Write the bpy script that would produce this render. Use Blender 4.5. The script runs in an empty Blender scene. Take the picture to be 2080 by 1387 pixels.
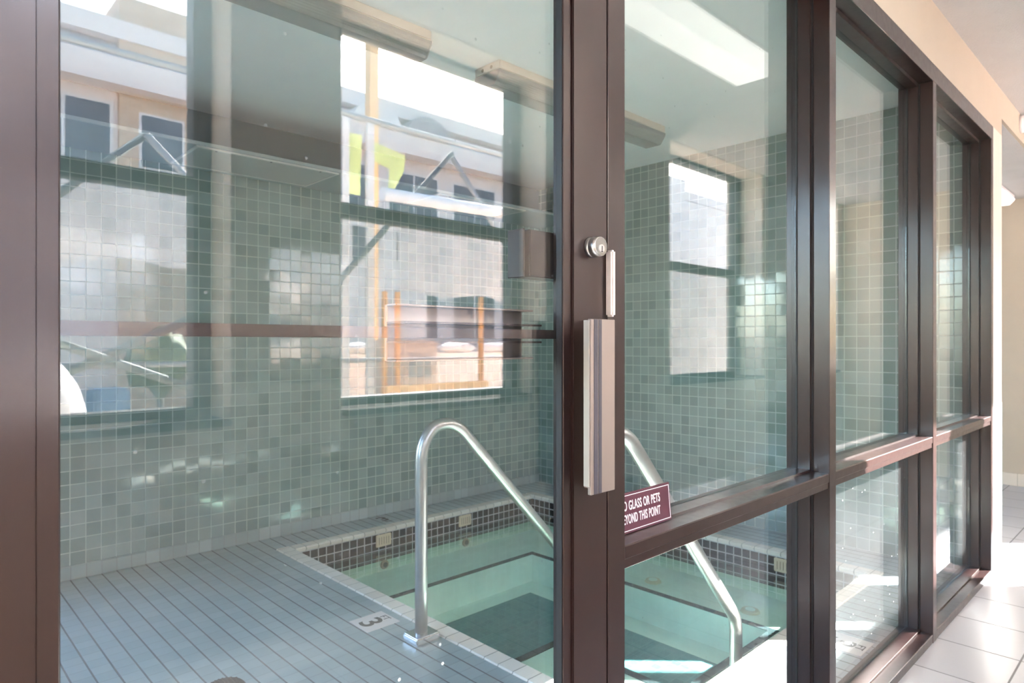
import bpy, bmesh, math, random
from mathutils import Vector, Matrix
random.seed(7)
C = bpy.context.scene.collection
S = bpy.context.scene
R = math.radians

# ---------------------------------------------------------------- camera
cam_d = bpy.data.cameras.new('camera'); cam = bpy.data.objects.new('camera', cam_d); C.objects.link(cam)
S.camera = cam
H = 1.15
cam.location = (0, 0, H)
cam.rotation_euler = (R(90), 0, R(46.2 - 90))
cam_d.sensor_width = 36; cam_d.lens = 36 * 1335 / 2080
cam_d.shift_y = 0.0016
cam_d.clip_start = 0.02
cam_d.dof.use_dof = True; cam_d.dof.focus_distance = 1.15; cam_d.dof.aperture_fstop = 9.0

# ---------------------------------------------------------------- world, sun, exposure
W = bpy.data.worlds.new('world'); S.world = W; W.use_nodes = True
wn = W.node_tree.nodes; wl = W.node_tree.links
sky = wn.new('ShaderNodeTexSky'); sky.sky_type = 'NISHITA'; sky.sun_disc = False
sky.sun_elevation = R(34); sky.sun_rotation = R(135); sky.air_density = 1.0; sky.dust_density = 2.5; sky.ozone_density = 1.0
wn['Background'].inputs[1].default_value = 1.0
wl.new(sky.outputs[0], wn['Background'].inputs[0])
sun_d = bpy.data.lights.new('sun', 'SUN'); sun = bpy.data.objects.new('sun', sun_d); C.objects.link(sun)
sun_d.energy = 58; sun_d.angle = R(0.6); sun_d.color = (1.0, 0.965, 0.94)
sun.location = (12, -12, 14)
sun.rotation_euler = Vector((-1, 1, -0.92)).to_track_quat('-Z', 'Y').to_euler()
S.view_settings.view_transform = 'Standard'; S.view_settings.look = 'None'
S.view_settings.gamma = 1.0; S.view_settings.use_curve_mapping = False
S.view_settings.exposure = 1.74
S.cycles.max_bounces = 14; S.cycles.diffuse_bounces = 6; S.cycles.glossy_bounces = 6
S.cycles.transparent_max_bounces = 24; S.cycles.transmission_bounces = 8
S.cycles.caustics_reflective = False; S.cycles.caustics_refractive = False
S.cycles.sample_clamp_indirect = 6.0
S.cycles.use_denoising = True

# ---------------------------------------------------------------- material helpers
def srgb(r, g, b):
    f = lambda c: (c / 255 / 12.92) if c / 255 <= .04045 else ((c / 255 + .055) / 1.055) ** 2.4
    return (f(r), f(g), f(b), 1)

class NT:
    def __init__(s, name):
        s.m = bpy.data.materials.new(name); s.m.use_nodes = True
        s.t = s.m.node_tree; s.n = s.t.nodes; s.b = s.n['Principled BSDF']; s.out = s.n['Material Output']
    def new(s, t, **k):
        n = s.n.new(t)
        for a, v in k.items(): setattr(n, a, v)
        return n
    def link(s, a, b): s.t.links.new(a, b)
    def math(s, op, a, b=None, c=None, clamp=False):
        n = s.new('ShaderNodeMath', operation=op, use_clamp=clamp)
        for i, v in enumerate((a, b, c)):
            if v is None: continue
            if hasattr(v, 'is_linked'): s.link(v, n.inputs[i])
            else: n.inputs[i].default_value = v
        return n.outputs[0]
    def mix(s, f, a, b):
        n = s.new('ShaderNodeMix', data_type='RGBA')
        for i, v in ((0, f), (6, a), (7, b)):
            if hasattr(v, 'is_linked'): s.link(v, n.inputs[i])
            else: n.inputs[i].default_value = v
        return n.outputs[2]
    def obj(s):
        return s.new('ShaderNodeTexCoord').outputs['Object']
    def noise(s, scale, detail=3, vec=None):
        n = s.new('ShaderNodeTexNoise'); n.inputs['Scale'].default_value = scale; n.inputs['Detail'].default_value = detail
        s.link(vec if vec else s.obj(), n.inputs['Vector']); return n
    def ramp(s, f, stops):
        n = s.new('ShaderNodeValToRGB'); s.link(f, n.inputs[0])
        e = n.color_ramp.elements
        while len(e) < len(stops): e.new(.5)
        for i, (p, c) in enumerate(stops): e[i].position = p; e[i].color = c
        return n.outputs[0]
    def bump(s, h, st=.3, d=.01):
        n = s.new('ShaderNodeBump'); n.inputs['Strength'].default_value = st; n.inputs['Distance'].default_value = d
        s.link(h, n.inputs['Height']); s.link(n.outputs[0], s.b.inputs['Normal'])

def plain(name, col, rough=.5, metal=0.0, var=.06, vs=6, bump=0, bs=60, spec=.5, alpha=1):
    t = NT(name)
    n = t.noise(vs)
    lo = tuple(c * (1 - var) for c in col[:3]) + (1,); hi = tuple(min(1, c * (1 + var)) for c in col[:3]) + (1,)
    t.link(t.ramp(n.outputs[0], [(.3, lo), (.7, hi)]), t.b.inputs['Base Color'])
    t.b.inputs['Roughness'].default_value = rough; t.b.inputs['Metallic'].default_value = metal
    t.b.inputs['Specular IOR Level'].default_value = spec; t.b.inputs['Alpha'].default_value = alpha
    if bump: t.bump(t.noise(bs, 4).outputs[0], bump, .004)
    return t.m

def tiles(name, ax, pitch, grout, cols, gcol, rough=.15, grough=.7, tilt=.0, off=(0, 0), only=None, weak=None, blotch=0):
    """grid of tiles over two object axes; cols = ramp stops over a per-tile random value"""
    t = NT(name)
    sp = t.new('ShaderNodeSeparateXYZ'); t.link(t.obj(), sp.inputs[0])
    cells, masks = [], []
    for i in range(2):
        v = t.math('ADD', t.math('DIVIDE', sp.outputs[ax[i]], pitch[i]), off[i] + 1000)
        cells.append(t.math('FLOOR', v))
        d = t.math('ABSOLUTE', t.math('SUBTRACT', t.math('FRACT', v), .5))
        g = grout / pitch[i] / 2
        mr = t.new('ShaderNodeMapRange'); mr.clamp = True
        t.link(d, mr.inputs[0]); mr.inputs[1].default_value = .5 - g * 1.25; mr.inputs[2].default_value = .5 - g * .75
        m = mr.outputs[0]
        if only is not None and only != i: m = t.math('MULTIPLY', m, 0)
        if weak and weak[0] == i: m = t.math('MULTIPLY', m, weak[1])
        masks.append(m)
    gm = t.math('MAXIMUM', masks[0], masks[1])
    cv = t.new('ShaderNodeCombineXYZ'); t.link(cells[0], cv.inputs[0]); t.link(cells[1], cv.inputs[1])
    wnz = t.new('ShaderNodeTexWhiteNoise', noise_dimensions='2D'); t.link(cv.outputs[0], wnz.inputs['Vector'])
    col = t.ramp(wnz.outputs['Value'], cols)
    if blotch:
        nb = t.noise(2.2, 4)
        col = t.mix(t.math('MULTIPLY', nb.outputs[0], blotch), col, tuple(c * .72 for c in cols[0][1][:3]) + (1,))
    t.link(t.mix(gm, col, gcol), t.b.inputs['Base Color'])
    mr = t.new('ShaderNodeMapRange'); t.link(gm, mr.inputs[0]); mr.inputs[3].default_value = rough; mr.inputs[4].default_value = grough
    t.link(mr.outputs[0], t.b.inputs['Roughness'])
    bp = t.new('ShaderNodeBump'); bp.invert = True; bp.inputs['Strength'].default_value = .35; bp.inputs['Distance'].default_value = .002
    t.link(gm, bp.inputs['Height'])
    if tilt:
        t.b.inputs['Specular IOR Level'].default_value = .9
        sub = t.new('ShaderNodeVectorMath', operation='SUBTRACT'); t.link(wnz.outputs['Color'], sub.inputs[0]); sub.inputs[1].default_value = (.5, .5, .5)
        sc = t.new('ShaderNodeVectorMath', operation='SCALE'); t.link(sub.outputs[0], sc.inputs[0]); sc.inputs['Scale'].default_value = tilt
        ad = t.new('ShaderNodeVectorMath', operation='ADD'); t.link(sc.outputs[0], ad.inputs[0])
        geo = t.new('ShaderNodeNewGeometry'); t.link(geo.outputs['Normal'], ad.inputs[1])
        wv = t.noise(16, 2); s2 = t.new('ShaderNodeVectorMath', operation='SUBTRACT'); t.link(wv.outputs['Color'], s2.inputs[0]); s2.inputs[1].default_value = (.5, .5, .5)
        s3 = t.new('ShaderNodeVectorMath', operation='SCALE'); t.link(s2.outputs[0], s3.inputs[0]); s3.inputs['Scale'].default_value = tilt * 1.2
        a2 = t.new('ShaderNodeVectorMath', operation='ADD'); t.link(ad.outputs[0], a2.inputs[0]); t.link(s3.outputs[0], a2.inputs[1])
        nm = t.new('ShaderNodeVectorMath', operation='NORMALIZE'); t.link(a2.outputs[0], nm.inputs[0])
        t.link(nm.outputs[0], bp.inputs['Normal'])
    t.link(bp.outputs[0], t.b.inputs['Normal'])
    return t.m

def fresnel_sheet(name, tint, r0, rough=0.0, dust=0.0, specks=0.0, ripple=0.0, dustcol=(.85, .87, .88, 1)):
    """clear sheet: Schlick reflection over tinted transparency, a little dust on top"""
    t = NT(name); t.n.remove(t.b)
    geo = t.new('ShaderNodeNewGeometry')
    dt = t.new('ShaderNodeVectorMath', operation='DOT_PRODUCT'); t.link(geo.outputs['Normal'], dt.inputs[0]); t.link(geo.outputs['Incoming'], dt.inputs[1])
    c = t.math('ABSOLUTE', dt.outputs['Value'])
    f = t.math('ADD', t.math('MULTIPLY', t.math('POWER', t.math('SUBTRACT', 1.0, c, clamp=True), 5.0), 1 - r0), r0, clamp=True)
    tr = t.new('ShaderNodeBsdfTransparent'); tr.inputs[0].default_value = tint
    gl = t.new('ShaderNodeBsdfGlossy'); gl.inputs['Roughness'].default_value = rough; gl.inputs[0].default_value = (1, 1, 1, 1)
    if ripple:
        bp = t.new('ShaderNodeBump'); bp.inputs['Strength'].default_value = ripple; bp.inputs['Distance'].default_value = .02
        t.link(t.noise(7, 2).outputs[0], bp.inputs['Height']); t.link(bp.outputs[0], gl.inputs['Normal'])
    mx = t.new('ShaderNodeMixShader'); t.link(f, mx.inputs[0]); t.link(tr.outputs[0], mx.inputs[1]); t.link(gl.outputs[0], mx.inputs[2])
    last = mx.outputs[0]
    if dust or specks:
        df = t.new('ShaderNodeBsdfDiffuse'); df.inputs[0].default_value = dustcol
        tl = t.new('ShaderNodeBsdfTranslucent'); tl.inputs[0].default_value = dustcol
        dm = t.new('ShaderNodeMixShader'); dm.inputs[0].default_value = .4; t.link(df.outputs[0], dm.inputs[1]); t.link(tl.outputs[0], dm.inputs[2])
        nz = t.noise(3, 4)
        fac = t.math('MULTIPLY', nz.outputs[0], dust * 2)
        if specks:
            vo = t.new('ShaderNodeTexVoronoi'); vo.inputs['Scale'].default_value = 45; t.link(t.obj(), vo.inputs['Vector'])
            pc = t.math('LESS_THAN', vo.outputs['Distance'], .10)
            sel = t.new('ShaderNodeSeparateColor'); t.link(vo.outputs['Color'], sel.inputs[0])
            pk = t.math('MULTIPLY', pc, t.math('LESS_THAN', sel.outputs[0], .10))
            fac = t.math('ADD', fac, t.math('MULTIPLY', pk, specks))
        m2 = t.new('ShaderNodeMixShader'); t.link(fac, m2.inputs[0]); t.link(last, m2.inputs[1]); t.link(dm.outputs[0], m2.inputs[2])
        last = m2.outputs[0]
    t.link(last, t.out.inputs[0])
    return t.m

def emis(name, col, strength):
    t = NT(name); t.b.inputs['Base Color'].default_value = (.8, .8, .78, 1); t.b.inputs['Roughness'].default_value = .35
    n = t.noise(3); t.link(t.ramp(n.outputs[0], [(.2, tuple(c * .95 for c in col[:3]) + (1,)), (.8, col)]), t.b.inputs['Emission Color'])
    t.b.inputs['Emission Strength'].default_value = strength
    return t.m

M = {}
def bronze(name, base, rough):
    t = NT(name); n = t.noise(9, 5)
    t.link(t.ramp(n.outputs[0], [(.3, tuple(c * .9 for c in base) + (1,)), (.75, tuple(c * 1.12 for c in base) + (1,))]), t.b.inputs['Base Color'])
    n2 = t.noise(40, 3); mr = t.new('ShaderNodeMapRange'); t.link(n2.outputs[0], mr.inputs[0]); mr.inputs[3].default_value = rough - .06; mr.inputs[4].default_value = rough + .08
    t.link(mr.outputs[0], t.b.inputs['Roughness']); t.b.inputs['Metallic'].default_value = .3
    t.b.inputs['Coat Weight'].default_value = .6; t.b.inputs['Coat Roughness'].default_value = .15
    return t.m
M['bronze'] = bronze('bronze_anodised_metal', (.022, .0092, .0082), .34)
M['gasket'] = plain('black_rubber', (.006, .006, .008, 1), .5)
M['glass'] = fresnel_sheet('clear_glass', (.978, .990, .986, 1), .052, dust=.003, specks=.15)
M['glass_dusty'] = fresnel_sheet('dusty_glass', (.978, .990, .986, 1), .052, dust=.009, specks=.3)
M['winglass'] = fresnel_sheet('window_glass', (.97, .985, .98, 1), .04)
M['screen'] = fresnel_sheet('insect_screen', (.84, .84, .84, 1), .01, dust=.02, dustcol=(.25, .25, .25, 1))
M['water'] = fresnel_sheet('pool_water', (.80, .955, .90, 1), .03, rough=.02, ripple=.05)
walltile = [(0, srgb(120, 142, 137)), (.35, srgb(132, 152, 148)), (.7, srgb(144, 162, 158)), (1, srgb(152, 168, 165))]
M['tile_xz'] = tiles('mosaic_wall_tile', (0, 2), (.066, .066), .0045, walltile, srgb(176, 190, 186), .07, .6, tilt=.014, blotch=.3)
M['tile_yz'] = tiles('mosaic_wall_tile_side', (1, 2), (.066, .066), .0045, walltile, srgb(176, 190, 186), .07, .6, tilt=.014, blotch=.3)
M['tile_base'] = tiles('cove_base_tile', (0, 2), (.066, .2), .005, [(0, srgb(150, 164, 164)), (1, srgb(170, 182, 182))], srgb(140, 150, 148), .2, .6)
decktile = [(0, srgb(138, 155, 159)), (.5, srgb(146, 162, 166)), (1, srgb(153, 168, 171))]
M['deck'] = tiles('deck_tile', (0, 1), (.066, .066), .006, decktile, srgb(100, 102, 102), .3, .8, weak=(1, .22), blotch=.2)
M['lobbytile'] = tiles('lobby_floor_tile', (0, 1), (.305, .305), .006, [(0, srgb(166, 166, 171)), (1, srgb(175, 175, 179))], srgb(112, 111, 112), .34, .7, off=(.25, .55), blotch=.15)
cop = [(0, srgb(218, 210, 200)), (.5, srgb(226, 219, 209)), (1, srgb(232, 226, 217))]
M['coping_y'] = tiles('coping_tile', (1, 0), (.075, 1.0), .005, cop, srgb(150, 145, 135), .25, .7, only=0)
M['coping_x'] = tiles('coping_tile_cross', (0, 1), (.075, 1.0), .005, cop, srgb(150, 145, 135), .25, .7, only=0)
band = [(0, srgb(14, 8, 7)), (.6, srgb(20, 12, 10)), (1, srgb(34, 22, 18))]
M['band_x'] = tiles('dark_waterline_tile', (0, 2), (.05, .05), .0062, band, srgb(186, 184, 184), .25, .7, off=(0, .4))
M['band_y'] = tiles('dark_waterline_tile_side', (1, 2), (.05, .05), .0062, band, srgb(186, 184, 184), .25, .7, off=(0, .4))
subt = [(0, srgb(176, 196, 176)), (1, srgb(192, 208, 192))]
M['sub_x'] = tiles('pale_green_pool_tile', (0, 2), (.05, .05), .004, subt, srgb(222, 228, 220), .3, .6, off=(0, .4))
M['sub_y'] = tiles('pale_green_pool_tile_side', (1, 2), (.05, .05), .004, subt, srgb(222, 228, 220), .3, .6, off=(0, .4))
M['plaster'] = plain('pale_pool_plaster', srgb(224, 234, 226), .5, var=.05)
M['stripe'] = plain('dark_edge_tile', srgb(62, 66, 72), .25, var=.2, vs=30)
M['poolfloor'] = tiles('dark_teal_floor_tile', (0, 1), (.05, .05), .004, [(0, srgb(78, 120, 128)), (1, srgb(92, 134, 140))], srgb(112, 148, 152), .3, .6)
M['vent'] = plain('cream_plastic', srgb(206, 190, 164), .4, var=.05)
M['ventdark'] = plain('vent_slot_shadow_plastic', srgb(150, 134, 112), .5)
M['paint'] = plain('painted_ceiling', srgb(243, 242, 243), .75, var=.02, bump=.05, bs=120)
M['popcorn'] = plain('textured_ceiling', srgb(196, 195, 196), .9, var=.03, bump=.8, bs=150)
M['soffit'] = plain('grey_painted_soffit', srgb(158, 166, 166), .6, var=.03)
M['upperpaint'] = plain('grey_green_wall_paint', srgb(120, 130, 132), .7, var=.03)
M['panel'] = plain('pale_painted_panel', srgb(178, 178, 174), .5, var=.03)
M['panel_trim'] = plain('white_panel_trim', srgb(212, 210, 204), .45)
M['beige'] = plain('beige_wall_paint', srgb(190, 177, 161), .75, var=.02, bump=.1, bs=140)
M['beige_lit'] = plain('lit_beige_paint', srgb(216, 206, 196), .7, var=.02)  # paler copy of the beige, light on these walls put into the colour
M['basetile'] = tiles('cream_base_tile', (1, 2), (.1, .2), .004, [(0, srgb(214, 204, 192)), (1, srgb(222, 212, 202))], srgb(180, 172, 160), .3, .7)
M['steel'] = plain('brushed_stainless_steel', (.47, .46, .455, 1), .36, 1.0, var=.05, vs=30)
M['chrome'] = plain('polished_steel', (.78, .79, .82, 1), .14, 1.0, var=.03)
M['taupe'] = plain('taupe_anodised_aluminium', (.26, .215, .195, 1), .42, .55, var=.04)
M['pale_taupe'] = plain('pale_taupe_aluminium', (.30, .28, .25, 1), .5, .2)
M['inset'] = plain('dark_grey_inlay', (.045, .042, .055, 1), .45, var=.1)
M['white_metal'] = plain('worn_pale_aluminium', (.78, .72, .70, 1), .4, .4, var=.08, vs=50)
M['plum'] = plain('plum_plastic', srgb(84, 44, 58), .35, var=.03)
M['white'] = plain('white_paint', srgb(238, 232, 236), .5, var=.02)
M['black'] = plain('black_paint', srgb(40, 38, 38), .5)
M['marker'] = plain('off_white_glazed_tile', srgb(206, 202, 200), .3, var=.03)
M['iron'] = plain('dark_drain_metal', srgb(58, 46, 44), .45, .4, var=.4, vs=60, bump=.4)
M['cream'] = plain('cream_enamel', srgb(214, 206, 194), .4, var=.05)
tl = NT('prismatic_lens'); tl.b.inputs['Base Color'].default_value = srgb(186, 188, 186); tl.b.inputs['Roughness'].default_value = .18; tl.b.inputs['Alpha'].default_value = .6
wv = tl.new('ShaderNodeTexWave', wave_type='BANDS', bands_direction='Y'); wv.inputs['Scale'].default_value = 60; tl.link(tl.obj(), wv.inputs['Vector']); tl.bump(wv.outputs['Color'], .4, .004)
M['lens'] = tl.m
M['lit'] = emis('lit_white_acrylic', (1, .95, .90, 1), .85)
M['stooltan'] = plain('dark_sill_stone', srgb(44, 36, 33), .95, spec=.05)
M['winframe'] = plain('dark_window_frame', srgb(70, 66, 66), .4, .3)
# outdoors
M['shingle'] = tiles('grey_shingle', (0, 2), (.3, .16), .02, [(0, srgb(186, 176, 182)), (1, srgb(206, 196, 202))], srgb(160, 150, 158), .9, .9)
M['stucco'] = plain('pale_pink_stucco', srgb(246, 232, 226), .85, var=.04)
M['brick'] = tiles('tan_brick', (0, 2), (.22, .075), .01, [(0, srgb(206, 172, 146)), (1, srgb(226, 196, 170))], srgb(214, 200, 186), .9, .9)
M['greywall'] = plain('grey_wall_panel', srgb(170, 164, 168), .85)
M['darkglass'] = plain('dark_window_glass', srgb(104, 106, 114), .2, var=.3, vs=2)
M['galv'] = plain('galvanised_tube', srgb(168, 166, 168), .5, .5)
M['galvdark'] = plain('dull_grey_tube', srgb(112, 116, 116), .6, .3)
M['orange'] = plain('orange_painted_timber', srgb(226, 160, 96), .6)
M['palewood'] = plain('peach_timber', srgb(236, 190, 140), .7)
M['hivis'] = plain('yellow_green_fabric', srgb(214, 222, 150), .8, var=.1, vs=4)
M['sheet'] = plain('light_grey_canvas', srgb(214, 212, 216), .9, var=.06, vs=3)
M['whiteplastic'] = plain('white_woven_plastic', srgb(244, 242, 246), .7, bump=.5, bs=14)
M['wallwhite'] = plain('white_cladding', srgb(240, 234, 232), .7)
M['crate'] = plain('pale_pink_cabinet_paint', srgb(226, 200, 186), .6)
M['gravel'] = plain('site_ground', srgb(190, 172, 156), .95, var=.25, vs=4, bump=.6, bs=20)
M['leaf'] = plain('dark_green_leaves', srgb(84, 96, 70), .8, var=.4, vs=20)
M['blue'] = plain('blue_plastic', srgb(84, 120, 160), .5)

# ---------------------------------------------------------------- geometry helpers
class MB:
    def __init__(s): s.bm = bmesh.new()
    def box(s, x0, x1, y0, y1, z0, z1, bev=0.0, seg=2, mat=None):
        r = bmesh.ops.create_cube(s.bm, size=1)
        vs = r['verts']
        for v in vs:
            v.co = Vector(((x0 + x1) / 2 + v.co.x * (x1 - x0), (y0 + y1) / 2 + v.co.y * (y1 - y0), (z0 + z1) / 2 + v.co.z * (z1 - z0)))
        if mat is not None:
            for v in vs: v.co = mat @ v.co
        if bev:
            es = list({e for v in vs for e in v.link_edges})
            bmesh.ops.bevel(s.bm, geom=es, offset=bev, segments=seg, affect='EDGES', clamp_overlap=True)
        return s
    def tube(s, pts, r, n=14, cap=True):
        pts = [Vector(p) for p in pts]; rings = []
        up = None
        for i, p in enumerate(pts):
            d = (pts[min(i + 1, len(pts) - 1)] - pts[max(i - 1, 0)]).normalized()
            if up is None:
                up = Vector((0, 0, 1)) if abs(d.z) < .9 else Vector((0, 1, 0))
            a = d.cross(up)
            if a.length < 1e-4: a = d.cross(Vector((1, 0, 0)))
            a.normalize(); b = a.cross(d).normalized(); up = b
            rings.append([s.bm.verts.new(p + (a * math.cos(t) + b * math.sin(t)) * r) for t in [2 * math.pi * k / n for k in range(n)]])
        for q, w in zip(rings, rings[1:]):
            for k in range(n):
                f = s.bm.faces.new((q[k], q[(k + 1) % n], w[(k + 1) % n], w[k])); f.smooth = True
        if cap:
            s.bm.faces.new(rings[0][::-1]); s.bm.faces.new(rings[-1])
        return s
    def cyl(s, c, axis, r, h, n=32, r2=None):
        """centre of the base c, axis vector"""
        a = Vector(axis).normalized(); q = a.to_track_quat('Z', 'Y').to_matrix().to_4x4()
        m = Matrix.Translation(Vector(c) + a * h / 2) @ q
        res = bmesh.ops.create_cone(s.bm, cap_ends=True, segments=n, radius1=r, radius2=r if r2 is None else r2, depth=h, matrix=m)
        for f in {f for v in res['verts'] for f in v.link_faces}:
            if len(f.verts) == 4: f.smooth = True
        return s
    def prism(s, poly, axis, a0, a1):
        """poly of 2-tuples in the other two axes (in xyz order), extruded along axis"""
        def mk(p, a):
            c = list(p); c.insert(axis, a); return s.bm.verts.new(c)
        A = [mk(p, a0) for p in poly]; B = [mk(p, a1) for p in poly]
        n = len(poly)
        s.bm.faces.new(A); s.bm.faces.new(B[::-1])
        for k in range(n): s.bm.faces.new((A[k], B[k], B[(k + 1) % n], A[(k + 1) % n]))
        return s
    def blob(s, c, rx, ry, rz, sub=3, amp=.12, seed=0, flat=None):
        res = bmesh.ops.create_icosphere(s.bm, subdivisions=sub, radius=1)
        rnd = random.Random(seed); ph = [rnd.uniform(0, 6) for _ in range(6)]
        for v in res['verts']:
            d = v.co.copy()
            k = 1 + amp * (math.sin(d.x * 5 + ph[0]) * math.sin(d.y * 4 + ph[1]) + .6 * math.sin(d.z * 7 + ph[2]) * math.cos(d.x * 8 + ph[3]))
            v.co = Vector((c[0] + d.x * rx * k, c[1] + d.y * ry * k, c[2] + d.z * rz * k))
            if flat is not None and v.co.z < flat: v.co.z = flat
        for f in {f for v in res['verts'] for f in v.link_faces}: f.smooth = True
        return s
    def build(s, name, mat, parent=None):
        bmesh.ops.recalc_face_normals(s.bm, faces=s.bm.faces)
        me = bpy.data.meshes.new(name); s.bm.to_mesh(me); s.bm.free()
        o = bpy.data.objects.new(name, me); C.objects.link(o)
        me.materials.append(M[mat])
        if parent: put(o, parent)
        return o

def put(o, parent):
    """parent keeping world geometry (meshes are built in world space, parents sit at their base)"""
    o.parent = parent
    w = Vector(parent['_w']) if '_w' in parent else Vector((0, 0, 0))
    o.matrix_parent_inverse = Matrix.Translation(-w)
def tag(o, label, cat, group=None, kind=None):
    o['label'] = label; o['category'] = cat
    if group: o['group'] = group
    if kind: o['kind'] = kind
    return o
def thing(name, loc, label, cat, group=None):
    o = bpy.data.objects.new(name, None); C.objects.link(o); o.location = loc; o.empty_display_size = .1
    o['_w'] = list(loc)
    return tag(o, label, cat, group)
def struct(o, label=None, cat=None):
    o['kind'] = 'structure'
    if label: o['label'] = label
    if cat: o['category'] = cat
    return o
def sroot(name, loc, label, cat):
    o = thing(name, loc, label, cat); o['kind'] = 'structure'; return o
def text_mesh(name, body, size, mat, parent, frame, sx=1.0, depth=.0006, bold=0.0, align='CENTER', space=1.0):
    """frame: 4x4 placing the text's x/y plane in the world"""
    cu = bpy.data.curves.new(name, 'FONT'); cu.body = body; cu.size = size; cu.extrude = depth; cu.offset = bold
    cu.space_character = space; cu.align_x = align; cu.align_y = 'CENTER'
    tmp = bpy.data.objects.new(name + '_tmp', cu); C.objects.link(tmp)
    me = bpy.data.meshes.new_from_object(tmp.evaluated_get(bpy.context.evaluated_depsgraph_get()))
    bpy.data.objects.remove(tmp); bpy.data.curves.remove(cu)
    me.transform(frame @ Matrix.Diagonal((sx, 1, 1, 1))); me.name = name
    me.materials.clear(); me.materials.append(M[mat])
    o = bpy.data.objects.new(name, me); C.objects.link(o); put(o, parent); return o
def frame(o, x, y):
    x = Vector(x).normalized(); y = Vector(y).normalized(); z = x.cross(y)
    m = Matrix((x, y, z)).transposed().to_4x4(); m.translation = Vector(o); return m

# ---------------------------------------------------------------- key dimensions (metres)
YF = 0.70            # front face of the glazed partition
YG = 0.79            # its glass
BX, BY = 3.94, 3.79  # spa right wall, back wall
ZC = 2.42            # spa ceiling
ZL = 2.457           # lobby ceiling
PX0, PX1, PY0, PY1 = 1.58, 3.62, 1.08, 3.55   # hot tub, outside of its coping
WI, WG, WO = -.76, -.97, -1.06                # lobby window wall: inner face, glass, outer face
ZS, ZH = .93, 2.432

# ---------------------------------------------------------------- shell of the two rooms
b = MB()
for r in ((-1.1, PX0, .82, BY), (PX1, BX, .82, BY), (PX0, PX1, .82, PY0), (PX0, PX1, PY1, BY)):
    b.box(r[0], r[1], r[2], r[3], -.75, 0)
struct(b.build('floor_spa', 'deck'), 'grey blue mosaic tiled deck around the sunken hot tub', 'floor')
b = MB(); b.box(-2.6, 6.7, WO - .1, .82, -.2, 0); b.box(4.04, 6.7, .82, 4.1, -.2, 0)
struct(b.build('floor', 'lobby' + 'tile'), 'pale square tiled corridor floor with sun patches', 'floor')
b = MB(); b.box(.42, BX + .1, BY, BY + .1, -.75, ZC + .1); b.box(-1.1, -1.0, BY, BY + .1, -.75, ZC + .1)
b.box(-1.0, .42, BY, BY + .1, -.75, .3); b.box(-1.0, .42, BY, BY + .1, 2.05, ZC + .1)
w = sroot('window_10', (-.29, BY + .05, .3), 'added tall window that brightens the spa, at the left end of the back wall', 'window')  # added opening out of view, its sky light brightens the spa
f = MB(); f.box(-1.0, -.95, BY + .02, BY + .08, .3, 2.05); f.box(.37, .42, BY + .02, BY + .08, .3, 2.05); f.box(-.95, .37, BY + .02, BY + .08, .3, .35); f.box(-.95, .37, BY + .02, BY + .08, 2.0, 2.05)
f.build('frame', 'winframe', w); MB().box(-.95, .37, BY + .047, BY + .053, .35, 2.0).build('pane', 'winglass', w)
struct(b.build('wall_back', 'tile_xz'), 'teal grey mosaic tiled back wall behind the hot tub', 'wall')
struct(MB().box(BX, BX + .1, .82, BY, -.75, ZC + .1).build('wall_right', 'tile_yz'), 'teal grey mosaic tiled side wall at the far right of the hot tub', 'wall')
b = MB(); b.box(-1.2, -1.1, .7, BY + .1, -.2, .85); b.box(-1.2, -1.1, .7, BY + .1, 2.3, ZC + .1); b.box(-1.2, -1.1, .7, .95, .85, 2.3); b.box(-1.2, -1.1, 2.3, BY + .1, .85, 2.3)
w = sroot('window_9', (-1.15, 2.3, .85), 'added wide window that brightens the spa, at its left end', 'window')  # unseen window put in as daylight fill from the left
f = MB(); f.box(-1.18, -1.12, .95, 1.0, .85, 2.3); f.box(-1.18, -1.12, 2.25, 2.3, .85, 2.3); f.box(-1.18, -1.12, 1.0, 2.25, .85, .9); f.box(-1.18, -1.12, 1.0, 2.25, 2.25, 2.3)
f.build('frame', 'winframe', w); MB().box(-1.153, -1.147, 1.0, 2.25, .9, 2.25).build('pane', 'winglass', w)
struct(b.build('wall_left', 'tile_yz'), 'teal grey mosaic tiled side wall at the left end of the spa room', 'wall')
struct(MB().box(-1.1, BX, BY - .012, BY, 0, .07, .004).build('baseboard_back', 'tile_base'), 'pale cove tile row at the foot of the back wall', 'baseboard')
struct(MB().box(-1.1, BX, .82, BY, ZC, ZC + .08).build('ceiling_spa', 'paint'), 'smooth grey white ceiling over the hot tub', 'ceiling')
struct(MB().box(-2.6, 6.7, WO, .82, ZL, ZL + .08).build('ceiling', 'popcorn'), 'white textured ceiling of the corridor', 'ceiling')
struct(MB().box(4.181, 6.599, .716, 4.0, 2.31, 2.40).build('ceiling_alcove', 'popcorn'), 'lower white ceiling of the space past the glazed partition', 'ceiling')
b = MB(); b.box(-2.6, 4.18, YF, .82, 2.222, ZL); b.box(4.18, 6.6, YF, .715, 2.31, ZL)
struct(b.build('wall_front', 'beige'), 'beige wall strip above the glazed partition', 'wall')
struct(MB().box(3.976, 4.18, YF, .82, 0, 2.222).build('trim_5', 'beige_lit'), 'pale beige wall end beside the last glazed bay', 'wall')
struct(MB().box(-2.6, -.047, YF, .82, 0, 2.222).build('wall_front_left', 'beige'), 'beige wall beside the hinge side of the glass door', 'wall')
struct(MB().box(6.6, 6.7, WO, 4.1, 0, ZL).build('wall_end', 'beige'), 'beige end wall of the corridor past the partition', 'wall')
struct(MB().box(6.588, 6.6, WI, 4.0, 0, .1).build('baseboard_end', 'basetile'), 'cream tile skirting along the beige end wall', 'baseboard')
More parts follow.
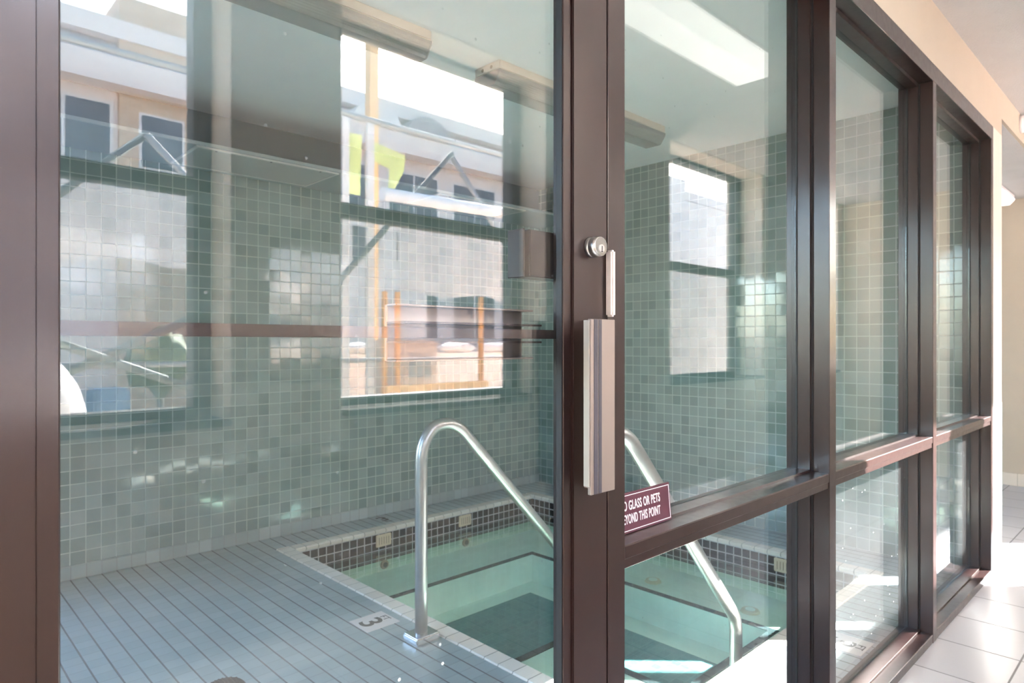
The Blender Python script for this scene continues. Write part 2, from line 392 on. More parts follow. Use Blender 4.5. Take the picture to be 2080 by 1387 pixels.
struct(MB().box(4.04, 6.7, 4.0, 4.1, 0, ZL).build('wall_alcove', 'beige'), 'beige wall at the back of the alcove', 'wall')
struct(MB().box(-2.7, -2.6, WO, .82, 0, ZL).build('wall_near_end', 'beige'), 'beige wall at the near end of the corridor', 'wall')

# corridor window wall, openings at these x ranges
OPEN = [(-2.1, -1.15), (-.18, .77), (1.29, 2.28), (3.70, 4.87), (5.30, 6.42)]
b = MB(); prev = -2.6
for a, c in OPEN:
    b.box(prev, a - .055, WO, WI, 0, ZL)
    prev = c + .06
    b.box(a - .055, c + .06, WO, WI, 0, ZS - .05); b.box(a - .055, c + .06, WO, WI, ZH + .02, ZL)
b.box(prev, 6.6, WO, WI, 0, ZL)
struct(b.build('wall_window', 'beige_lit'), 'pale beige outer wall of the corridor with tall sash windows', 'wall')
wl_ = ['tall sash window nearest the end of the corridor behind the camera', 'tall sash window mirrored at the left edge of the glass door',
       'tall sash window mirrored in the middle of the glass door', 'tall sash window mirrored in the glazed bay beside the door',
       'tall sash window mirrored behind the first mullion']
for i, (a, c) in enumerate(OPEN):
    w = sroot('window_%d' % (i + 4), ((a + c) / 2, WG, ZS), wl_[i], 'window')
    f = MB(); y0, y1 = WG - .035, WG + .035
    f.box(a - .055, a, y0, y1, ZS - .05, ZH + .02); f.box(c, c + .06, y0, y1, ZS - .05, ZH + .02)
    f.box(a, c, y0, y1, ZS - .05, ZS); f.box(a, c, y0, y1, ZH, ZH + .02)
    f.build('frame', 'winframe', w)
    MB().box(a, c, WG - .02, WG + .03, 1.66, 1.72).build('sash_rail', 'winframe', w)
    MB().box(a, c, WG - .003, WG + .003, 1.72, ZH).build('pane', 'winglass', w)
    MB().box(a, c, WG - .003, WG + .003, ZS, 1.66).build('pane', 'winglass', w)
    MB().box(a, c, WG - .02, WG - .018, ZS, 1.66).build('insect_screen', 'screen', w)
    MB().box(a - .05, c + .055, WG + .035, WI + .03, ZS - .05, ZS - .03, .004).build('stool', 'stooltan', w)

# thin soffit along the back wall, with two hatches in its underside
struct(MB().box(-1.1, BX, 3.31, BY - .004, 2.10, 2.118, .002, 1).build('trim_6', 'soffit'), 'grey shelf like soffit running along the top of the back wall', 'soffit')
struct(MB().box(-1.1, BX, BY - .004, BY - .0005, 2.105, ZC).build('trim_9', 'upperpaint'), 'dark grey painted strip of the back wall above the soffit', 'wall')
for x0, x1, lab in ((1.09, 1.845, 'pale access panel under the soffit, left of the two'), (2.55, 3.32, 'pale access panel under the soffit, near the far corner')):
    p = thing('access_panel', ((x0 + x1) / 2, 3.5, 2.10), lab, 'access panel', 'access panels under the soffit')
    MB().box(x0 + .012, x1 - .012, 3.332, 3.708, 2.094, 2.0995).build('panel', 'panel', p)
    f = MB(); f.box(x0, x1, 3.32, 3.332, 2.092, 2.0995); f.box(x0, x1, 3.708, 3.72, 2.092, 2.0995)
    f.box(x0, x0 + .012, 3.332, 3.708, 2.092, 2.0995); f.box(x1 - .012, x1, 3.332, 3.708, 2.092, 2.0995)
    f.build('rim', 'panel_trim', p)
    for k in range(3): MB().cyl((x0 + .1 + k * (x1 - x0 - .2) / 2, 3.345, 2.0945), (0, 0, -1), .006, .002, 12).build('screw', 'inset', p)

# ---------------------------------------------------------------- glazed partition
MUL = [(.90, .948), (1.882, 1.928), (2.905, 2.952), (3.93, 3.975)]
names = ['dark bronze door jamb on the lock side of the glass door', 'dark bronze mullion between the first and second glazed bays',
         'dark bronze mullion between the second and third glazed bays', 'dark bronze end post beside the beige wall end']
for i, (a, c) in enumerate(MUL):
    o = MB().box(a, c, YF, .82, 0, 2.155, .0012, 1).build('trim_%d' % (i + 1), 'bronze')
    struct(o, names[i], 'mullion')
    if i == 0:
        g = MB(); g.box(.8905, .9015, .684, .6995, 1.195, 1.308, .003); g.build('latch_guard', 'white_metal', o)['label'] = 'pale worn metal latch guard'
struct(MB().box(-.047, .006, YF, .82, 0, 2.155, .0012, 1).build('trim_7', 'bronze'), 'dark bronze door jamb on the hinge side', 'jamb')
o = MB().box(-.047, 3.975, YF, .82, 2.155, 2.222, .0012, 1).build('trim_8', 'bronze')
struct(o, 'dark bronze head rail across the top of the glazed partition', 'head rail')
bl = ['clear glazed bay nearest the door with the small plum sign', 'clear glazed bay in the middle with a sunlit rail', 'clear glazed bay at the far end beside the beige wall end']
for i in range(3):
    a, c = MUL[i][1], MUL[i + 1][0]
    w = sroot('window_%d' % (i + 1), ((a + c) / 2, YG, 0), bl[i], 'window')
    r = MB(); r.box(a, c, YF + .001, .82, .766, .791, .002, 1); r.box(a, c, YF + .004, .82, .749, .766, .001, 1)
    r.build('mid_rail', 'bronze', w)
    s_ = MB(); s_.box(a, c, YF + .001, .82, 0, .034, .002, 1); s_.box(a, c, .742, .785, .034, .042, .001, 1)
    s_.build('sill', 'bronze', w)
    for z0, z1, mt in ((.791, 2.155, 'glass'), (.042, .749, 'glass_dusty' if i else 'glass')):
        st = MB(); y0, y1 = .748, .785; q = .014
        st.box(a, a + q, y0, y1, z0, z1); st.box(c - q, c, y0, y1, z0, z1)
        st.box(a + q, c - q, y0, y1, z1 - q, z1)
        if z0 > .5: st.box(a + q, c - q, y0, y1, z0, z0 + .006)
        st.build('glazing_stop', 'bronze', w)
        gk = MB(); gk.box(a + q - .001, a + q + .002, .782, .787, z0, z1); gk.box(c - q - .002, c - q + .001, .782, .787, z0, z1)
        gk.box(c - .0035, c - .0003, .7435, .748, z0, z1)
        gk.build('gasket', 'gasket', w)
        MB().box(a + .004, c - .004, YG - .003, YG + .003, z0, z1 - .004).build('pane', mt, w)

# ---------------------------------------------------------------- the glass door
d = sroot('door_1', (.009, YF, 0), 'glass door with dark bronze stiles, lock and taupe pull handle', 'door')
MB().box(.009, .097, YF, .745, .012, 2.148, .0015, 2).build('stile', 'bronze', d)
st = MB().box(.809, .897, YF, .745, .012, 2.148, .0015, 2).build('stile', 'bronze', d)
MB().box(.097, .809, YF, .745, 2.03, 2.148, .001, 1).build('top_rail', 'bronze', d)
MB().box(.097, .809, YF, .745, .012, .26, .001, 1).build('bottom_rail', 'bronze', d)
f = MB(); f.box(.097, .115, .7045, .7185, .26, 2.03, .001, 1); f.box(.790, .809, .7045, .7185, .26, 2.03, .001, 1)
f.box(.115, .79, .7045, .7185, .26, .278); f.box(.115, .79, .7045, .7185, 2.012, 2.03)
f.build('glazing_bead', 'bronze', d)
f = MB(); f.box(.7885, .7905, .707, .7188, .278, 2.012); f.box(.1145, .117, .714, .7188, .278, 2.012); f.box(.8975, .8995, .715, .74, .012, 2.148)
f.build('gasket', 'gasket', d)
MB().box(.108, .798, .7192, .7252, .27, 2.02).build('pane', 'glass', d)
MB().box(.097, .81, .732, .750, 1.157, 1.1715, .0012, 2).build('cross_bar', 'bronze', d)
# push pad: same extrusion as the pull, lying along the bar on the far side
p = MB(); p.box(.517, .787, .796, .802, 1.124, 1.205, .001, 1)
p.box(.517, .790, .772, .797, 1.2025, 1.2055, .0008, 1); p.box(.517, .790, .772, .797, 1.1235, 1.1265, .0008, 1)
p = p.build('push_pad', 'taupe', d)
f = MB(); f.box(.517, .787, .750, .796, 1.1775, 1.1805); f.box(.517, .787, .750, .796, 1.150, 1.153); f.build('bracket', 'bronze', p)
# lock housing on the far side
h = MB(); h.box(.757, .86, .748, .79, 1.258, 1.335, .002, 2); h.build('lock_housing', 'bronze', d)
h = MB(); h.box(.747, .7505, .752, .79, 1.257, 1.336, .001, 1); h.build('housing_plate', 'bronze', d)
# mortise cylinder
lk = MB(); lk.cyl((.853, YF, 1.309), (0, -1, 0), .0168, .008, 40); lk.cyl((.853, YF - .008, 1.309), (0, -1, 0), .0172, .014, 40, .0158)
lk = lk.build('lock_cylinder', 'steel', d)
MB().cyl((.853, .6785, 1.309), (0, -1, 0), .0154, .0012, 40).build('lock_face', 'chrome', lk)
kb = MB(); kb.cyl((.8535, .6775, 1.3055), (0, -1, 0), .0066, .0012, 28); kb.build('plug', 'steel', lk)
kb = MB(); kb.box(.8527, .8543, .6758, .6765, 1.302, 1.3095); kb.box(.8515, .8556, .6758, .6765, 1.2995, 1.3015); kb.build('keyway', 'gasket', lk)
# pull handle
ph = MB(); ph.box(.799, .860, .655, .662, .912, 1.188, .0008, 1); ph.box(.835, .850, .662, .7, .912, 1.188, .001, 1)
ph = ph.build('pull_handle', 'taupe', d); ph['label'] = 'taupe metal pull handle with two dark stripes'
MB().box(.8062, .8152, .6542, .656, .9125, 1.1875).build('stripe', 'inset', ph)
MB().box(.8176, .8248, .6542, .656, .9125, 1.1875).build('stripe', 'inset', ph)
MB().box(.7965, .7992, .6575, .668, .925, 1.186).build('edge_return', 'pale_taupe', ph)

# ---------------------------------------------------------------- plum sign on the rail
SX = 1.0585
sg = thing('warning_sign', (SX, .738, .792), 'small plum plastic sign with white lettering standing on the bronze rail', 'sign')
tilt_m = Matrix.Translation((SX, .741, .7915)) @ Matrix.Rotation(R(-5), 4, 'X')
MB().box(-.1035, .1035, 0, .0035, 0, .0755, .0012, 2, mat=tilt_m).build('plate', 'plum', sg)
f = MB()
for q in ((-.0995, .0995, .0045, .0058), (-.0995, .0995, .0697, .071), (-.0995, -.0982, .0058, .0697), (.0982, .0995, .0058, .0697)):
    f.box(q[0], q[1], -.0006, .0002, q[2], q[3], mat=tilt_m)
f.build('border', 'white', sg)
tf = tilt_m @ frame((0, -.0003, .0503), (1, 0, 0), (0, 0, 1))
text_mesh('lettering', 'NO GLASS OR PETS', .0245, 'white', sg, tf, .57, .0003, .0003, space=1.10)
tf = tilt_m @ frame((0, -.0003, .0255), (1, 0, 0), (0, 0, 1))
text_mesh('lettering', 'BEYOND THIS POINT', .0245, 'white', sg, tf, .51, .0003, .0003, space=1.10)

# ---------------------------------------------------------------- hot tub
ht = thing('hot_tub', (2.6, 2.3, -.6), 'sunken tiled hot tub with teal water, cream coping and dark waterline tiles', 'hot tub')
cw = .08; IX0, IX1, IY0, IY1 = PX0 + cw, PX1 - cw, PY0 + cw - .01, PY1 - cw
MB().box(PX0, IX0, PY0, PY1, -.018, .006, .006, 3).build('coping', 'coping_y', ht)
MB().box(IX1, PX1, PY0, PY1, -.018, .006, .006, 3).build('coping', 'coping_y', ht)
MB().box(IX0, IX1, PY0, IY0, -.018, .006, .006, 3).build('coping', 'coping_x', ht)
MB().box(IX0, IX1, IY1, PY1, -.018, .006, .006, 3).build('coping', 'coping_x', ht)
MB().box(IX0, IX1, IY1 + .004, PY1, -.19, -.018).build('waterline_tiles', 'band_x', ht)
MB().box(IX0, IX1, PY0, IY0 - .004, -.19, -.018).build('waterline_tiles', 'band_x', ht)
MB().box(PX0, IX0 - .004, PY0, PY1, -.19, -.018).build('waterline_tiles', 'band_y', ht)
MB().box(IX1 + .004, PX1, PY0, PY1, -.19, -.018).build('waterline_tiles', 'band_y', ht)
for q, mt in (((IX0, IX1, IY1 + .005, PY1), 'sub_x'), ((IX0, IX1, PY0, IY0 - .005), 'sub_x'), ((PX0, IX0 - .005, PY0, PY1), 'sub_y'), ((IX1 + .005, PX1, PY0, PY1), 'sub_y')):
    MB().box(q[0], q[1], q[2], q[3], -.2545, -.1905).build('submerged_tiles', mt, ht)
VX0, VX1, VY0, VY1, ZB, ZW = 1.99, 3.12, 1.45, 3.06, -.255, -.43
s_ = MB()
s_.box(PX0, VX0, PY0, PY1, -.7, ZB); s_.box(VX1, PX1, PY0, PY1, -.7, ZB)
s_.box(VX0, VX1, PY0, VY0, -.7, ZB); s_.box(VX0, VX1, VY1, PY1, -.7, ZB)
s_.box(VX0, 2.32, VY0, 2.10, -.7, ZB)
s_.box(VX0, VX1, VY0, VY1, -.7, ZW)
s_.build('shell', 'plaster', ht)
e = MB(); k = .04; z0, z1 = ZB, ZB + .003
e.box(VX0 - k, VX1 + k, VY1, VY1 + k, z0, z1); e.box(VX1, VX1 + k, VY0 - k, VY1, z0, z1)
e.box(VX0 - k, VX0, 2.10, VY1, z0, z1); e.box(VX0 - k, 2.32, 2.10 - k, 2.10, z0, z1)
e.box(2.32 - k, 2.32, VY0 - k, 2.10 - k, z0, z1); e.box(2.32, VX1, VY0 - k, VY0, z0, z1)
e.build('bench_edge_stripe', 'stripe', ht)
MB().box(2.27, 2.96, 1.62, 2.92, ZW, ZW + .004).build('well_floor', 'poolfloor', ht)
w_ = MB(); bmesh.ops.create_grid(w_.bm, x_segments=40, y_segments=40, size=.5, matrix=Matrix.Translation(((IX0 + IX1) / 2, (IY0 + IY1) / 2, -.125)) @ Matrix.Diagonal((IX1 - IX0 + .006, IY1 - IY0 + .006, 1, 1)))
w_.build('water', 'water', ht)
# grilles in the waterline
def grille(c, along, lab):
    g = thing('overflow_grille', c, lab, 'grille', 'cream grilles in the waterline tiles')
    w2, h2 = .054, .037
    f, sl = MB(), MB()
    if along == 'x':
        f.box(c[0] - w2, c[0] + w2, c[1] - .008, c[1] + .004, c[2] - h2, c[2] + h2, .004, 2)
        for k in range(5):
            x = c[0] - .034 + k * .017; sl.box(x - .0025, x + .0025, c[1] - .0095, c[1] - .007, c[2] - h2 * .6, c[2] + h2 * .6)
    else:
        f.box(c[0] - .008, c[0] + .004, c[1] - w2, c[1] + w2, c[2] - h2, c[2] + h2, .004, 2)
        for k in range(5):
            y = c[1] - .034 + k * .017; sl.box(c[0] - .0095, c[0] - .007, y - .0025, y + .0025, c[2] - h2 * .6, c[2] + h2 * .6)
    f.build('cover', 'vent', g); sl.build('slots', 'ventdark', g)
grille((2.23, IY1, -.062), 'x', 'cream grille in the dark waterline tiles left of the near grab rail')
grille((2.88, IY1, -.062), 'x', 'cream grille in the dark waterline tiles right of the near grab rail')
grille((IX1, 1.555, -.062), 'y', 'cream grille in the waterline tiles behind the first mullion')
def nozzle(c, along, lab, cat, grp, r=.035):
    g = thing(grp[0], c, lab, cat, grp[1])
    ax = {'y': (0, -1, 0), 'x': (-1, 0, 0), 'z': (0, 0, 1)}[along]
    MB().cyl(c, ax, r, .012, 28, r * .85).build('ring', grp[2], g)
    c2 = Vector(c) + Vector(ax) * .0121
    MB().cyl(c2, ax, r * .5, .004, 24).build('eye', grp[3], g)
for x, lab in ((2.24, 'submerged jet nozzle under the cream grille left of the near grab rail'), (2.89, 'submerged jet nozzle under the cream grille right of the near grab rail')):
    nozzle((x, IY1 + .006, -.215), 'y', lab, 'jet nozzle', ('jet_nozzle', 'submerged jet nozzles', 'ventdark', 'stripe'), .03)
nozzle((3.03 + .25, 2.22, ZB), 'z', 'round yellowish bench fitting farther from the corridor', 'pool fitting', ('pool_fitting', 'round fittings on the bench', 'vent', 'plaster'), .05)
nozzle((3.03 + .25, 1.62, ZB), 'z', 'round yellowish bench fitting nearer the corridor', 'pool fitting', ('pool_fitting', 'round fittings on the bench', 'vent', 'plaster'), .05)

# ---------------------------------------------------------------- grab rails
def rail(y, zpk, lab):
    g = thing('grab_rail', (1.515, y, 0), lab, 'grab rail', 'steel grab rails of the hot tub')
    x0 = 1.515
    pts = [(x0, y, .01)] + [(x0, y, z) for z in (.2, .45, zpk - .15)]
    ctrl = [(x0, zpk - .15), (x0 + .005, zpk - .01), (x0 + .11, zpk + .035), (x0 + .21, zpk + .0), (x0 + .285, zpk - .085)]
    # arch from the post over to the straight run, then down to a second bend into the water
    arch = [(x0, zpk - .15), (x0 + .004, zpk - .10), (x0 + .022, zpk - .052), (x0 + .058, zpk - .012), (x0 + .105, zpk), (x0 + .155, zpk - .006), (x0 + .20, zpk - .030), (x0 + .242, zpk - .072)]
    end = (2.375, .115)
    arch += [end, (2.398, .085), (2.410, .05), (2.413, .01), (2.413, -.12), (2.413, ZB)]
    # densify the bends with Catmull-Rom
    P = [Vector((p[0], y, p[1])) for p in arch]
    out = pts[:-1]
    for i in range(len(P) - 1):
        p0 = P[max(i - 1, 0)]; p1 = P[i]; p2 = P[i + 1]; p3 = P[min(i + 2, len(P) - 1)]
        if (p2 - p1).length > .2: p0 = p1 - (p2 - p1); p3 = p2 + (p2 - p1)
        if i > 0 and (P[i] - P[i - 1]).length > .2: p0 = p1 - (p1 - P[i - 1]).normalized() * (p2 - p1).length
        if i + 2 < len(P) and (p3 - p2).length > .2: p3 = p2 + (p3 - p2).normalized() * (p2 - p1).length
        n = 6 if (p2 - p1).length < .2 else 2
        for k in range(n):
            t = k / n
            out.append(.5 * ((2 * p1) + (-p0 + p2) * t + (2 * p0 - 5 * p1 + 4 * p2 - p3) * t * t + (-p0 + 3 * p1 - 3 * p2 + p3) * t ** 3))
    out.append(P[-1])
    MB().tube(out, .0245, 20).build('tube', 'steel', g)
    MB().box(1.458, 1.572, y - .05, y + .045, .0005, .028, .006, 3).build('base_cover', 'chrome', g)
rail(2.09, .826, 'steel grab rail in front of the back wall, seen through the door')
rail(1.25, .872, 'steel grab rail beside the plum sign, nearer the glazed bays')

# ---------------------------------------------------------------- depth markers, drain
def marker(c, right, up, sx, sy, lab):
    m = thing('depth_marker', (c[0], c[1], 0), lab, 'depth marker', 'depth marker tiles on the deck')
    r, u = Vector(right + (0,)), Vector(up + (0,))
    fx = frame((c[0], c[1], 0), r, u)
    MB().box(-sx / 2, sx / 2, -sy / 2, sy / 2, .0003, .003, .001, 1, mat=fx).build('tile', 'marker', m)
    o3 = Vector((c[0], c[1], .0033)) - u * .020
    text_mesh('numeral', '3', .132, 'black', m, frame(o3, r, u), 1.15, .0003, .002)
    o2 = Vector((c[0], c[1], .0033)) + u * .050
    text_mesh('unit', 'FT', .042, 'black', m, frame(o2, r, u), 1.1, .0003, 0)
marker((1.468, 2.35), (0, -1), (1, 0), .142, .155, 'white depth marker tile beside the foot of the grab rail near the back')
marker((2.36, 3.665), (1, 0), (0, -1), .15, .15, 'white depth marker tile on the narrow deck strip by the back wall')
marker((2.66, .93), (-1, 0), (0, -1), .15, .15, 'white depth marker tile on the sunlit deck strip behind the middle bay')
dr = thing('floor_drain', (.825, 2.245, 0), 'round dark metal floor drain in the deck at the bottom edge of view', 'floor drain')
dd = MB(); dd.cyl((.825, 2.245, .0003), (0, 0, 1), .066, .006, 40, .06); dd.build('rim', 'iron', dr)
dd = MB()
for i in range(-4, 5):
    L = math.sqrt(max(.0, .056 ** 2 - (i * .012) ** 2)); dd.box(.825 + i * .012 - .003, .825 + i * .012 + .003, 2.245 - L, 2.245 + L, .0062, .010)
dd.build('grate', 'iron', dr)

# ---------------------------------------------------------------- lamps
def wrap_lamp(x0, x1, y, zc, lab, lens='lens', w=.17, hgt=.062, group=None, ch=.042, name='fluorescent_light'):
    g = thing(name, ((x0 + x1) / 2, y, zc), lab, 'ceiling light', group)
    MB().box(x0, x1, y - w * .5, y + w * .5, zc - ch, zc, .004, 2).build('channel', 'cream' if lens == 'lens' else 'white', g)
    prof = [(-.5, 0), (.5, 0), (.49, -.25), (.33, -.9), (.29, -1), (-.29, -1), (-.33, -.9), (-.49, -.25)]
    prof = [(y + p[0] * w, zc - ch + p[1] * hgt) for p in prof]
    MB().prism(prof, 0, x0 + .008, x1 - .008).build('lens', lens, g)
    for sx, dx in ((x0, -1), (x1, 1)):
        MB().prism([(y + (p[0] - y) * 1.02, p[1]) for p in prof], 0, sx, sx - dx * .007).build('end_cap', lens, g)
        for q in (-.03, .03):
            MB().cyl((sx, y + q, zc - ch * .5), (dx, 0, 0), .008, .001, 14).build('knockout', 'ventdark', g)
    return g
wrap_lamp(.30, 1.615, 2.24, ZC, 'unlit ridged fluorescent light on the spa ceiling, the nearer one', group='ridged lights over the hot tub')
wrap_lamp(1.99, 3.31, 2.24, ZC, 'unlit ridged fluorescent light on the spa ceiling, the farther one', group='ridged lights over the hot tub')
wrap_lamp(1.68, 2.95, .13, ZL, 'lit white corridor ceiling light mirrored in the glazed bay by the door', 'lit', .25, .06, None, .02)
wrap_lamp(5.6, 6.4, 1.07, 2.31, 'lit white ceiling light past the far end of the partition', 'lit', .16, .045, None, .03)
sd = thing('smoke_detector', (4.70, YF, 2.40), 'small white round detector on the beige wall at the right edge', 'detector')
MB().cyl((4.70, YF, 2.40), (0, -1, 0), .05, .02, 32, .048).build('base', 'white', sd)
MB().cyl((4.70, YF - .02, 2.40), (0, -1, 0), .042, .018, 32, .028).build('cap', 'white', sd)

# ---------------------------------------------------------------- outdoors, seen mirrored in the glass
struct(MB().box(-30, 60, -60, WO - .1, -.3, -.05).build('ground', 'gravel'), 'pale dusty ground of the building site outside', 'ground')
FB = -11.5
bd = thing('building', (6, FB, -.05), 'pale building with grey shingle roof bands beyond the site', 'building')
MB().box(-12, 30, FB - 8, FB, -.05, 5.5).build('wall', 'stucco', bd)
MB().prism([(FB + .05, 6.7), (FB - 4, 7.35), (FB - 8, 6.7)], 0, -12, 30).build('roof', 'shingle', bd)
MB().box(-12, 30, FB - 8, FB + .15, 6.38, 6.7).build('fascia', 'stucco', bd)
MB().prism([(FB + .3, 5.95), (FB - .1, 6.38), (FB - 8, 6.38), (FB - 8, 5.95)], 0, -12, 30).build('roof', 'shingle', bd)
MB().box(-12, 30, FB - 8, FB + .4, 5.5, 5.95).build('fascia', 'stucco', bd)
MB().box(2.95, 4.3, FB - 1, FB + .1, -.05, 7.15).build('brick_tower', 'brick', bd)
for i, x in enumerate((7.9, 9.3)):
    a = MB(); pts = [(x + .62 * math.cos(t), 5.95 + .5 * math.sin(t)) for t in [math.pi * k / 14 for k in range(15)]]
    bm = a.bm; A = [bm.verts.new((p[0], FB + .45, p[1])) for p in pts]; B = [bm.verts.new((p[0], FB - .5, p[1])) for p in pts]
    bm.faces.new(A); bm.faces.new(B[::-1])
    for k in range(len(pts)): bm.faces.new((A[k], B[k], B[(k + 1) % len(pts)], A[(k + 1) % len(pts)]))
    a.build('arched_dormer', 'wallwhite' if i == 0 else 'greywall', bd)
for z0, z1 in ((4.05, 5.2), (1.2, 2.6)):
    x = -3.0
    while x < 16:
        if not (.2 < x < 4.4):
            fr = MB(); fr.box(x, x + 1.5, FB - .05, FB + .03, z0, z1); fr = fr.build('window', 'wallwhite', bd)
            q = MB(); q.box(x + .07, x + .72, FB, FB + .04, z0 + .07, z1 - .07); q.box(x + .78, x + 1.43, FB, FB + .04, z0 + .07, z1 - .07); q.build('pane', 'darkglass', fr)
        x += 1.9
fr = MB(); fr.box(1.4, 2.88, FB - .05, FB + .03, 4.05, 5.3); fr = fr.build('window', 'wallwhite', bd)
q = MB(); q.box(1.46, 2.12, FB, FB + .04, 4.11, 5.24); q.box(2.18, 2.82, FB, FB + .04, 4.11, 5.24); q.build('pane', 'darkglass', fr)
fr = MB(); fr.box(3.25, 4.0, FB + .02, FB + .12, 4.2, 5.2); fr = fr.build('window', 'wallwhite', bd)
MB().box(3.3, 3.95, FB + .05, FB + .14, 4.25, 5.15).build('pane', 'darkglass', fr)
# site cabin
sc_ = thing('site_cabin', (5.6, -8.4, -.05), 'white site cabin with small windows beside the scaffold', 'cabin')
MB().box(4.4, 6.6, -9.4, -7.5, 1.0, 3.1).build('body', 'wallwhite', sc_); MB().box(4.4, 6.6, -9.4, -7.52, -.05, 1.0).build('skirt', 'brick', sc_)
for x in (5.2, 6.0):
    MB().box(x, x + .45, -7.51, -7.47, 2.45, 2.95).build('window', 'darkglass', sc_)
# scaffold frame close outside the windows
sf = thing('scaffold', (2.6, -3.56, -.05), 'grey tube scaffold with crossed braces outside the windows', 'scaffold')
YS = -3.56
for x in (.2, 2.2, 5.2, 7.2):
    MB().tube([(x, YS, -.05), (x, YS, 3.6)], .024, 10).build('upright', 'galv', sf)
def brace(a, c, m='galv', r=.026):
    MB().tube([a, c], r, 10).build('brace', m, sf)
brace((3.93, YS + .05, 2.96), (5.5, YS + .05, 1.25)); brace((3.93, YS + .08, 2.96), (2.4, YS + .08, 1.3), 'galvdark')
brace((1.29, YS + .05, 2.56), (.2, YS + .05, 1.5), 'galvdark'); brace((1.29, YS + .08, 2.56), (2.3, YS + .08, 1.6))
brace((.30, YS + .05, .70), (1.85, YS + .05, 1.45), 'galvdark', .03); brace((.30, YS + .1, 1.35), (1.9, YS + .1, .70), 'galvdark', .03)
MB().tube([(.2, YS, 1.0), (7.2, YS, 1.0)], .02, 10).build('ledger', 'galv', sf)
MB().tube([(.2, YS, 3.1), (7.2, YS, 3.1)], .024, 10).build('ledger', 'galv', sf)
tag(MB().tube([(2.95, -3.16, 2.37), (4.4, -3.16, 2.40)], .052, 20).build('white_roll', 'whiteplastic'), 'thick white roll lying across the scaffold outside', 'roll')
def sheet(name, mat, x0, x1, y, z0, z1, lab, cat, top=None, grp=None):
    bm_ = MB(); n = 24; V = []
    for side in (0, .006):
        V.append([[bm_.bm.verts.new((x0 + (x1 - x0) * i / n, y + .04 * math.sin(i * 1.1) - side, (z0 if j == 0 else z1) + (.02 * math.sin(i * .7) if j == 0 else 0))) for i in range(n + 1)] for j in range(2)])
    for s in range(2):
        for i in range(n): bm_.bm.faces.new((V[s][0][i], V[s][0][i + 1], V[s][1][i + 1], V[s][1][i]))
    for i in range(n):
        for j in range(2): bm_.bm.faces.new((V[0][j][i], V[0][j][i + 1], V[1][j][i + 1], V[1][j][i]))
    return tag(bm_.build(name, mat), lab, cat, grp)
sheet('canvas_sheet', 'sheet', .35, 2.2, -3.75, 1.72, 2.28, 'light grey canvas sheet hung on the left half of the scaffold', 'canvas', grp='canvas sheets on the scaffold')
sheet('canvas_sheet', 'sheet', 3.5, 5.6, -3.75, 1.62, 2.30, 'light grey canvas sheet hung on the right half of the scaffold', 'canvas', grp='canvas sheets on the scaffold')
tp = thing('hanging_tarp', (3.4, -4.05, 2.5), 'yellow green fabric hanging from the scaffold', 'tarp')
MB().prism([(3.14, 2.55), (3.27, 2.55), (3.29, 3.12), (3.14, 3.12)], 1, -4.06, -4.045).build('strip', 'hivis', tp)
MB().prism([(3.33, 3.10), (3.78, 3.02), (3.76, 2.86), (3.62, 2.62), (3.58, 2.62), (3.60, 2.86), (3.34, 2.92)], 1, -4.05, -4.035).build('sleeve', 'hivis', tp)
for x, lab in ((2.98, 'white post beside the yellow green fabric, on its left'), (3.24, 'white post standing in front of the yellow green fabric')):
    tag(MB().box(x, x + .07, -3.90, -3.86, -.05, 3.2).build('white_post', 'wallwhite'), lab, 'post', 'white posts by the scaffold')
tag(MB().box(3.66, 3.76, -4.6, -4.5, -.05, 4.6).build('peach_post', 'palewood'), 'tall peach timber post rising above the scaffold', 'post')
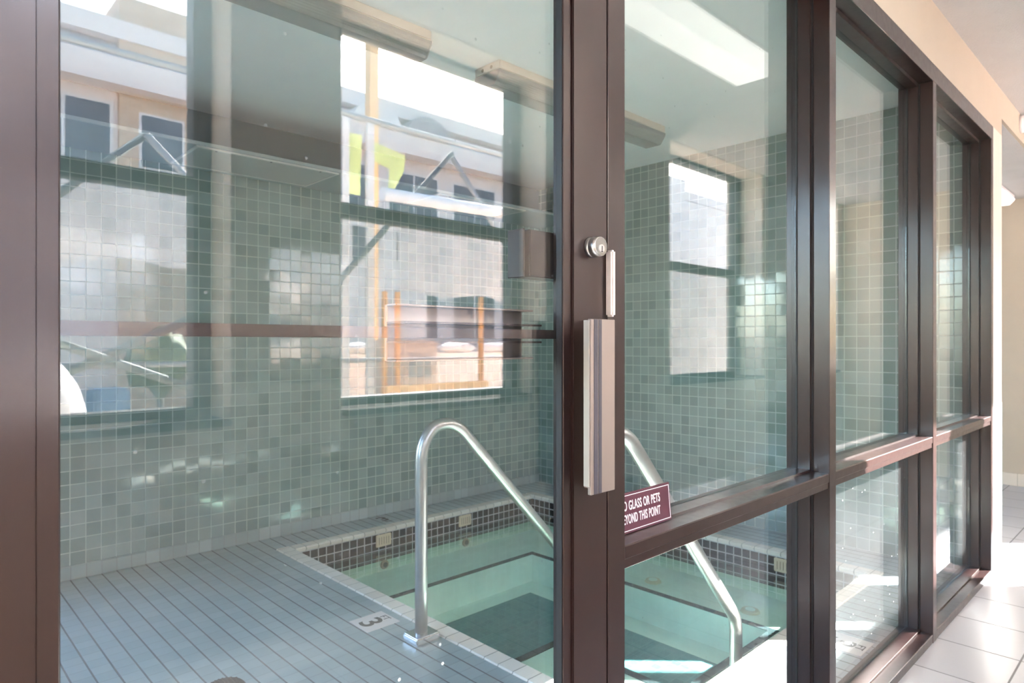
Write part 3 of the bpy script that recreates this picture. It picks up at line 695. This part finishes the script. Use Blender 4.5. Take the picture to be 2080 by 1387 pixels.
# orange timber guard frame
og = thing('guard_frame', (3.05, -2.56, -.05), 'orange timber guard frame standing on the site', 'guard frame')
for x in (2.57, 2.68, 3.48): MB().box(x, x + .03, -2.58, -2.55, -.05, 1.52).build('post', 'orange', og)
MB().box(2.57, 3.52, -2.54, -2.50, .80, .85).build('rail', 'palewood', og)
gc = thing('generator_cabinet', (3.7, -3.9, -.05), 'pale pink machine cabinet standing behind the orange frame', 'cabinet')
MB().box(3.49, 3.9, -4.2, -3.56 - .1, -.05, 1.18, .02).build('body', 'crate', gc)
q = MB()
for k in range(3): q.box(3.56 + k * .09, 3.62 + k * .09, -3.665, -3.655, .82, 1.05)
q.build('louvre', 'greywall', gc)
tag(MB().box(3.6, 7.0, -5.2, -5.05, -.05, 1.03).build('low_wall', 'stucco'), 'low pale boundary wall with white sacks on it', 'low wall')
for i, x in enumerate((3.9, 4.6, 5.3, 6.0)):
    nm = ['first', 'second', 'third', 'fourth'][i]
    tag(MB().blob((x, -5.12, 1.09), .3, .12, .065, 3, .15, i, 1.03).build('sack', 'whiteplastic'), 'white sack on the low boundary wall, %s from the cabinet' % nm, 'sack', 'white sacks on the low wall')
hd = thing('sun_blocking_hoarding', (6.7, -2.5, -.05), 'added white boarded hoarding that blocks low sun, to the right of the orange frame', 'hoarding')  # added to keep the low sun off the corridor floor
MB().box(5.0, 6.68, -2.52, -2.5, .02, 3.02).build('board', 'stucco', hd); MB().box(6.68, 7.95, -2.52, -2.5, .02, 2.79).build('board', 'stucco', hd)
for x in (5.0, 6.61, 7.88): MB().box(x, x + .07, -2.6, -2.52, -.05, 2.75).build('post', 'palewood', hd)
tag(MB().blob((.40, -2.2, .45), .36, .3, .72, 4, .05, 11, -.05).build('bulk_bag', 'whiteplastic'), 'large white bulk bag by the window', 'bulk bag')
sh = thing('shrub', (1.75, -4.8, -.05), 'dark round shrub behind the crossed scaffold braces', 'shrub')
MB().tube([(1.75, -4.8, -.05), (1.75, -4.8, .8)], .03, 8).build('stem', 'galvdark', sh)
MB().blob((1.75, -4.8, 1.0), .26, .26, .26, 4, .22, 4).build('foliage', 'leaf', sh)
tag(MB().box(1.15, 1.4, -4.6, -4.3, -.05, .80, .02).build('blue_barrel_box', 'blue'), 'blue plastic box on the site under the scaffold braces', 'box')

for o in bpy.data.objects:
    if '_w' in o: del o['_w']
